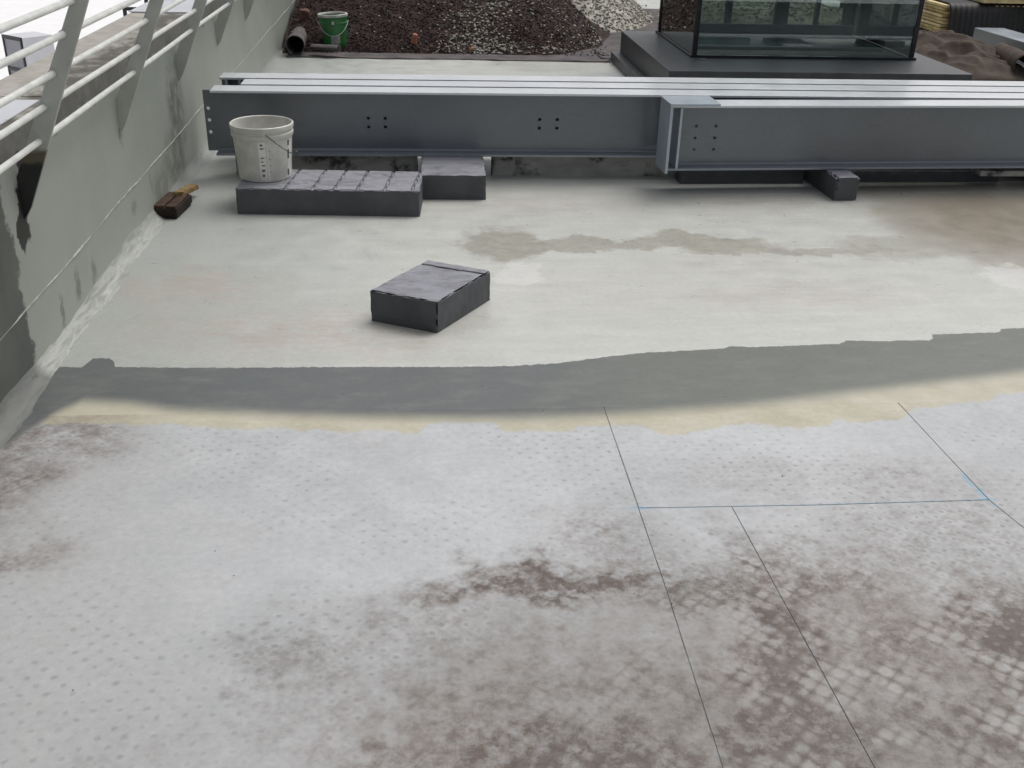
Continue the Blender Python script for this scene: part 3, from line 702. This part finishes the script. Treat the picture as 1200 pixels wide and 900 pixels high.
# rolled-up corner beside the wall
def roll(name, label, x, y, r, L, rz, a0, a1):
    bm = bmesh.new(); n = 18; prev = None
    for j in range(13):
        t = j/12; ring = []
        for i in range(n+1):
            a = a0 + (a1-a0)*i/n; q = r*(1-.25*t*.6+.06*NZ(t*3, i*.3)) * (1-.12*i/n)
            ring.append(bm.verts.new((q*math.cos(a), L*t, r + q*math.sin(a))))
        if prev:
            for i in range(n): bm.faces.new((prev[i], prev[i+1], ring[i+1], ring[i]))
        prev = ring
    bmesh.ops.recalc_face_normals(bm, faces=bm.faces[:]); bmesh.ops.solidify(bm, geom=bm.faces[:], thickness=.005)
    o = from_bm(name, bm, M_FABRIC, None, True); o.location = (x, y, .012); o.rotation_euler = (0, 0, rz)
    return tag(o, label, 'fabric')
roll('rolled_fabric', 'curled-up corner of grey fabric against the foot of the wall', -1.09, 9.16, .085, .62, R(2), R(-60), R(250))
roll('fabric_flap', 'small curled flap of grey fabric in front of the green bucket', -.72, 9.13, .05, .25, R(70), R(-20), R(150))

def stone_template(seed, sub=1):
    bm = bmesh.new(); bmesh.ops.create_icosphere(bm, subdivisions=sub, radius=1.0)
    for v in bm.verts: v.co *= .75 + .45*mnoise.noise(v.co*1.3 + Vector((seed*3.1, 0, 0))); v.co.z *= .75
    vs = [tuple(v.co) for v in bm.verts]; fs = [tuple(v.index for v in f.verts) for f in bm.faces]; bm.free(); return vs, fs
TPL = [stone_template(s) for s in range(6)]
def heap_mesh(name, hf, area, nx, ny, stones, mats):
    """mound surface plus thousands of little stones, one mesh; stones: (x, y, size, material index)"""
    x0, x1, y0, y1 = area; V, F, MI = [], [], []
    for j in range(ny+1):
        for i in range(nx+1):
            x, y = x0+(x1-x0)*i/nx, y0+(y1-y0)*j/ny; V.append((x, y, hf(x, y)))
    for j in range(ny):
        for i in range(nx):
            a = j*(nx+1)+i; q = (a, a+1, a+nx+2, a+nx+1)
            if max(V[k][2] for k in q) > .012: F.append(q); MI.append(0)
    for x, y, s, mi in stones:
        vs, fs = random.choice(TPL); o = len(V); z = max(hf(x, y), .014)
        ca, sa = math.cos(x*91.7+y*37), math.sin(x*91.7+y*37); sx, sy, sz = s*random.uniform(.7, 1.3), s*random.uniform(.7, 1.2), s*random.uniform(.7, 1.1)
        for vx, vy, vz in vs:
            ax, ay, az = vx*sx, vy*sy, vz*sz
            V.append((x + ax*ca - ay*sa, y + ax*sa + ay*ca, z + az + s*.35))
        for f in fs: F.append(tuple(k+o for k in f)); MI.append(mi)
    me = bpy.data.meshes.new(name); me.from_pydata(V, [], F)
    for mm in mats: me.materials.append(mm)
    me.polygons.foreach_set('material_index', MI); me.update()
    return link(name, me, None)
def sm(a, b, x):
    t = max(0, min(1, (x-a)/(b-a))); return t*t*(3-2*t)
def h_dark(x, y):
    # long bank rising away from the beams
    front = 9.36 + .05*NZ(x*2.2, 3) + .10*sm(.9, 1.6, x) + .25*sm(1.2, 1.6, x)
    s = max(0, y-front)
    z = .62*s/(1+.45*s)
    z *= 1 - sm(.75, 1.75, x - .15*(y-9.3))*1.0
    z *= .55 + .45*sm(-1.25, -.6, x)
    z *= sm(13.3, 12.2, y)
    n = .035*NZ(x*3, y*3, 1) + .018*NZ(x*11, y*11, 2)
    return max(-.02, z + n*min(1, s*4)*(1 if z > .02 else 0) + .0)
st = []
for _ in range(15000):
    x, y = random.uniform(-1.2, 1.7), 9.33 + 2.1*random.random()**1.5
    if h_dark(x, y) < .012 and random.random() < .93: continue
    pal = math.exp(-((x-.52-.1*(y-9.3)-.1*math.sin(y*5))/.24)**2)*.55 + (.06 if y < 9.52 and x > -.2 else 0) + (.16*math.exp(-((y-9.46)/.10)**2) if .1 < x < 1.3 else 0) + .012 + .13*sm(.75, 1.4, x)
    w_ = random.random() < pal
    st.append((x, y, random.uniform(.007, .018) if w_ else random.choice((random.uniform(.005, .010), random.uniform(.007, .015))), 2 + (random.random() < .4) if w_ else (1 if random.random() < .3 else 0)))
hd_ = heap_mesh('scoria_heap', h_dark, (-1.22, 2.0, 9.15, 13.4), 90, 110, st, [M_SCORIA, M_SCORIA2, M_PUMICE, M_PUMICE2])
hd_['kind'] = 'stuff'; tag(hd_, 'dark red-brown volcanic gravel bank sprinkled with white stones', 'gravel')
def h_white(x, y):
    d = math.hypot((x-1.60-.1*(y-12))/1.0, (y-12.0)/1.35)
    return max(-.02, .75*max(0, 1-d) + .03*NZ(x*4, y*4, 7) - .015)
st = []
for _ in range(9500):
    x, y = random.uniform(.7, 2.9), random.uniform(10.4, 13.2)
    h = h_white(x, y)
    if h < .01 and random.random() < .97: continue
    st.append((x, y, random.uniform(.008, .020), 0 if random.random() < .6 else (1 if random.random() < .95 else 2)))
for _ in range(160):
    a, d = random.uniform(0, 6.28), abs(random.gauss(0, .35)); x, y = 1.35+d*math.cos(a)*1.0, 10.35+d*math.sin(a)
    if x < 1.72: st.append((x, y, random.uniform(.012, .028), 0))
for _ in range(60): st.append((random.uniform(1.9, 3.0), random.uniform(11.4, 12.6), random.uniform(.01, .02), 0))
hw_ = heap_mesh('pumice_heap', h_white, (.6, 2.95, 10.4, 13.4), 60, 70, st, [M_PUMICE, M_PUMICE2, M_SCORIA2])
hw_['kind'] = 'stuff'; tag(hw_, 'heap of whitish pumice stones behind the dark gravel', 'gravel')
def h_back(x, y):
    return max(-.02, (.34+.1*NZ(x*1.5, y))*sm(9.35, 10.3, y)*sm(12.6, 11.2, y)*sm(2.5, 3.1, x)*sm(4.7, 4.0, x) + .02*NZ(x*5, y*5))
M_SOIL = simple('olive_soil', (.17, .17, .125), .95, .35, 10, .6, .01, 0, .1, 50)
st = [(random.uniform(2.7, 4.5), random.uniform(9.6, 12.2), random.uniform(.01, .022), 1 if random.random() < .75 else 2) for _ in range(1600)]
hb_ = heap_mesh('soil_heap', h_back, (2.0, 4.8, 9.3, 12.7), 50, 60, st, [M_SOIL, M_SOIL, M_PUMICE2])
hb_['kind'] = 'stuff'; tag(hb_, 'low olive soil bank seen through the glass skylight', 'soil')

def chunk(name, label, cat, x, y, z, s, mat, rz=0):
    o = rough_box(name, *s, mat, step=.02, chips=.008, seed=x); o.location = (x, y, z); o.rotation_euler = (R(20), R(5), rz); return tag(o, label, cat)
chunk('brick_fragment', 'orange brick fragment standing out on the dark gravel', 'brick', -.085, 9.50, h_dark(-.085, 9.50)+.0, (.05, .035, .085), M_TERRA, .3)
chunk('brick_fragment', 'small orange brick chip among the white stones of the gravel bank', 'brick', .42, 9.42, h_dark(.42, 9.42)-.0, (.035, .03, .035), M_TERRA, .8)
chunk('clay_tile_piece', 'reddish clay tile piece in the gravel above the curled fabric', 'tile', -1.09, 10.02, max(.02, h_dark(-1.09, 10.02)), (.09, .05, .10), simple('dull_clay', (.16, .085, .065), .9, .3, 20), .2)

# green bucket on the gravel edge
gb = thing('green_bucket', 'green plastic bucket with pale rim and grey label standing in front of the gravel', 'bucket', (-.775, 9.50, .03), R(8))
gb.rotation_euler = (R(-1), R(-2), R(8)); gb.scale = (1, 1, 1)
GB, GT, GH = .098, .122, .275
def gr(z): return GB+(GT-GB)*z/GH
auto_smooth(lathe('bucket_body', [(0, 0), (GB-.006, 0), (GB, .006)] + [(gr(z), z) for z in (.06, .12, .18, .2)] + [(gr(.2)+.005, .203), (gr(.21)+.005, .215), (gr(.215)+.001, .218), (gr(.25)+.001, .25), (GT+.006, .255), (GT+.006, .274), (GT-.002, .275)] + [(gr(z)-.004, z) for z in (.26, .1, .02)] + [(0, .015)], M_GREEN, gb, 48), 40)
auto_smooth(lathe('pale_rim', [(GT+.0065, .262), (GT+.009, .266), (GT+.009, .282), (GT+.004, .286), (GT-.008, .284), (GT-.012, .272), (GT-.003, .262), (GT+.0065, .262)], M_LID, gb, 48), 40)
def gwrap(name, a0, a1, z0, z1, off, mat):
    bm = bmesh.new(); L = []
    for i in range(7):
        a = R(-98) + a0+(a1-a0)*i/6; L.append([bm.verts.new(((gr(z)+off)*math.cos(a), (gr(z)+off)*math.sin(a), z)) for z in (z0, z1)])
    for A, B in zip(L, L[1:]): bm.faces.new((A[0], B[0], B[1], A[1]))
    return from_bm(name, bm, mat, gb, True)
gwrap('grey_label', R(-12), R(30), .045, .115, .001, M_LABELG)
gwrap('label_sticker', R(-2), R(8), .205, .232, .0075, M_LID)
pts = []
for i in range(29):
    t = i/28; a = R(-98) + R(-80) + t*R(165); z = .225 - .115*math.sin(t*math.pi)
    q = gr(z)+.012; pts.append((q*math.cos(a), q*math.sin(a), z))
tube('bail_handle', pts, .003, M_LID, gb, 6)

# ------------------------------------------------------------------ timber stack, mat, cloth and steel at the right
ts = thing('timber_stack', 'stack of yellow sawn boards behind the skylight, layered edges showing', 'timber', (5.25, 10.55, 0))
nlay = 9
for k in range(nlay):
    z = .075 + k*.032
    for q in range(3):
        x0 = q*.5 + random.uniform(-.012, .012)
        bm = bmesh.new(); bm_box(bm, x0, x0+.485, random.uniform(0, .03), 3.0, z, z+.026, .003)
        from_bm('board', bm, M_BOARD if random.random() < .6 else M_BOARD2, ts)
    if k in (2, 5): pass
for yy in (.3, 1.5, 2.7): box('bearer', 0, 1.5, yy, yy+.09, 0, .0745, M_WOODBR, ts, .004)
for k in range(nlay-1):
    for yy in (.4, 1.6, 2.6): box('sticker_lath', .0, 1.49, yy, yy+.03, .075+k*.032+.0262, .075+(k+1)*.032-.0002, M_WOODBR, ts, 0)
TOPZ = .075+nlay*.032-.006
# ribbed black mat draped over the front end
def mat_drape():
    prof = []
    for i in range(60):
        t = i/59*1.75
        if t < .85: y, z = 11.45-t, TOPZ+.012
        elif t < .98: a = (t-.85)/.13*math.pi/2; y, z = 10.60-.08*math.sin(a), TOPZ+.012-.08*(1-math.cos(a))
        else: y, z = 10.52-.06*(t-.98), max(.008, TOPZ-.068-(t-.98)*.42)
        prof.append((y, z))
    bm = bmesh.new(); L = []
    nx = 150
    for i in range(nx+1):
        x = 5.30 + 1.7*i/nx; rib = .011*math.sin(i*1.256)
        L.append([bm.verts.new((x + .03*NZ(y*2, z*2), y - max(0, rib)*(z < TOPZ) - .03*max(0, NZ(x*2, z*3))*(z < TOPZ-.05), z + max(0, rib)*(z > TOPZ))) for y, z in prof])
    for A, B in zip(L, L[1:]):
        for k in range(len(prof)-1): bm.faces.new((A[k], B[k], B[k+1], A[k+1]))
    bmesh.ops.recalc_face_normals(bm, faces=bm.faces[:]); bmesh.ops.solidify(bm, geom=bm.faces[:], thickness=.004)
    return tag(from_bm('drainage_mat', bm, M_BLACKMAT, None, True), 'ribbed black drainage mat draped over the end of the timber stack', 'mat')
mat_drape()
ub = thing('upper_boards', 'pale yellow boards lying on top of the black ribbed mat', 'timber', (5.62, 10.50, TOPZ+.026))
for q in range(3):
    for k in range(2):
        bm = bmesh.new(); bm_box(bm, q*.46+random.uniform(0, .01), q*.46+.44, random.uniform(0, .05), 2.6, k*.031, k*.031+.030, .003); from_bm('board', bm, M_BOARD, ub)
ms = grid_sheet('metal_sheet', 6.0, 7.0, 10.30, 12.9, 40, 8, lambda x, y, u, v: TOPZ+.105+.012*math.sin(u*40), M_SHEET, None, None, .002)
tag(ms, 'corrugated white metal sheet on top of the pale boards', 'sheet')

def hz_cloth(x, y, u, v):
    e = math.sin(math.pi*min(1, max(0, u)))**.45 * math.sin(math.pi*min(1, max(0, v)))**.5
    f = .5+.5*math.sin((x*1.3+y*2.1)*5 + 2.5*NZ(x*2, y*2)); g_ = abs(NZ(x*3.2+2, y*2.2, 5))
    hgt = .20 + .14*sm(.2, .9, v) - .05*u
    cr = (1-abs(NZ(x*4+1.3*y, y*3.5-x, 9)))**3
    return .01 + e*(hgt*.50 + .05*f*sm(.0, .5, e) + .10*g_ + .085*cr + .012*NZ(x*16, y*13, 3))
cl = grid_sheet('geotextile_heap', 4.12, 5.18, 8.25, 10.15, 110, 130, hz_cloth, M_CLOTH, None,
    lambda u, v, x, y: (x + .10*NZ(y*2.2, 4)*(1-u) + .09*NZ(y*3, 8)*u + .12*(v-.4), y + .12*NZ(x*2.5, 6)*(1-v)), .006)
tag(cl, 'crumpled brown-grey fabric heap between the plinth and the timber stack', 'fabric')
# open fold at the heap's right end
fo = roll('fabric_fold', 'open fold of brown-grey fabric at the end of the crumpled heap', 4.95, 8.35, .11, .75, R(-12), R(-10), R(215)); fo.data.materials.clear(); fo.data.materials.append(M_CLOTH)

def channel(label, x, y, z, L, h, wd, rz=0.0):
    t = thing('steel_channel', label, 'channel', (x, y, z), rz, 'galvanised channels beside the fabric heap')
    box('web', 0, .006, 0, L, .0065, h-.0065, M_GALV, t, 0)
    box('top_flange', 0, wd, 0, L, h-.006, h, M_GALV_L, t, .001)
    box('bottom_flange', 0, wd, 0, L, 0, .006, M_GALV_L, t, .001)
    return t
channel('galvanised channel lying between the fabric heap and the timber stack', 5.42, 7.6, 0, 2.6, .19, .30)
channel('galvanised channel lying in front of the fabric heap, nearer the long beams', 5.02, 6.3, 0, 2.0, .14, .28, R(1.5))

# little cap of grit and leaves on the plinth at the skylight's corner, grit on the floor
def grit():
    V, F = [], []
    def add(x, y, z, s):
        vs, fs = random.choice(TPL); o = len(V)
        for vx, vy, vz in vs: V.append((x+vx*s, y+vy*s*.8, z+vz*s*.6+s*.3))
        for f in fs: F.append(tuple(k+o for k in f))
    for _ in range(60): add(random.gauss(2.03, .035), random.gauss(7.72, .025), .256, random.uniform(.004, .010))
    me = bpy.data.meshes.new('grit'); me.from_pydata(V, [], F); return link('leaf_grit', me, M_PUMICE2)
o = grit(); o['kind'] = 'stuff'; tag(o, 'small pile of pale grit on the plinth at the skylight corner', 'grit')
def pebbles():
    V, F = [], []
    spots = [(-.44, 2.63), (-.52, 2.08), (-.46, 1.98), (.47, 1.87), (.55, 1.83), (.98, 2.36), (-1.0, 3.02), (1.45, 2.45), (-.72, 1.62), (1.95, 3.12), (.7, 3.78), (1.3, 4.6)]
    for _ in range(10): spots.append((random.uniform(-1.1, 2), random.uniform(1.4, 4.6)))
    for x, y in spots:
        vs, fs = random.choice(TPL); o = len(V); s = random.uniform(.0015, .0032)
        for vx, vy, vz in vs: V.append((x+vx*s, y+vy*s, vz*s*.7+s*.4))
        for f in fs: F.append(tuple(k+o for k in f))
    me = bpy.data.meshes.new('pebbles'); me.from_pydata(V, [], F); return link('floor_grit', me, M_SCORIA)
o = pebbles(); o['kind'] = 'stuff'; tag(o, 'tiny dark crumbs scattered over the terrace floor', 'grit')
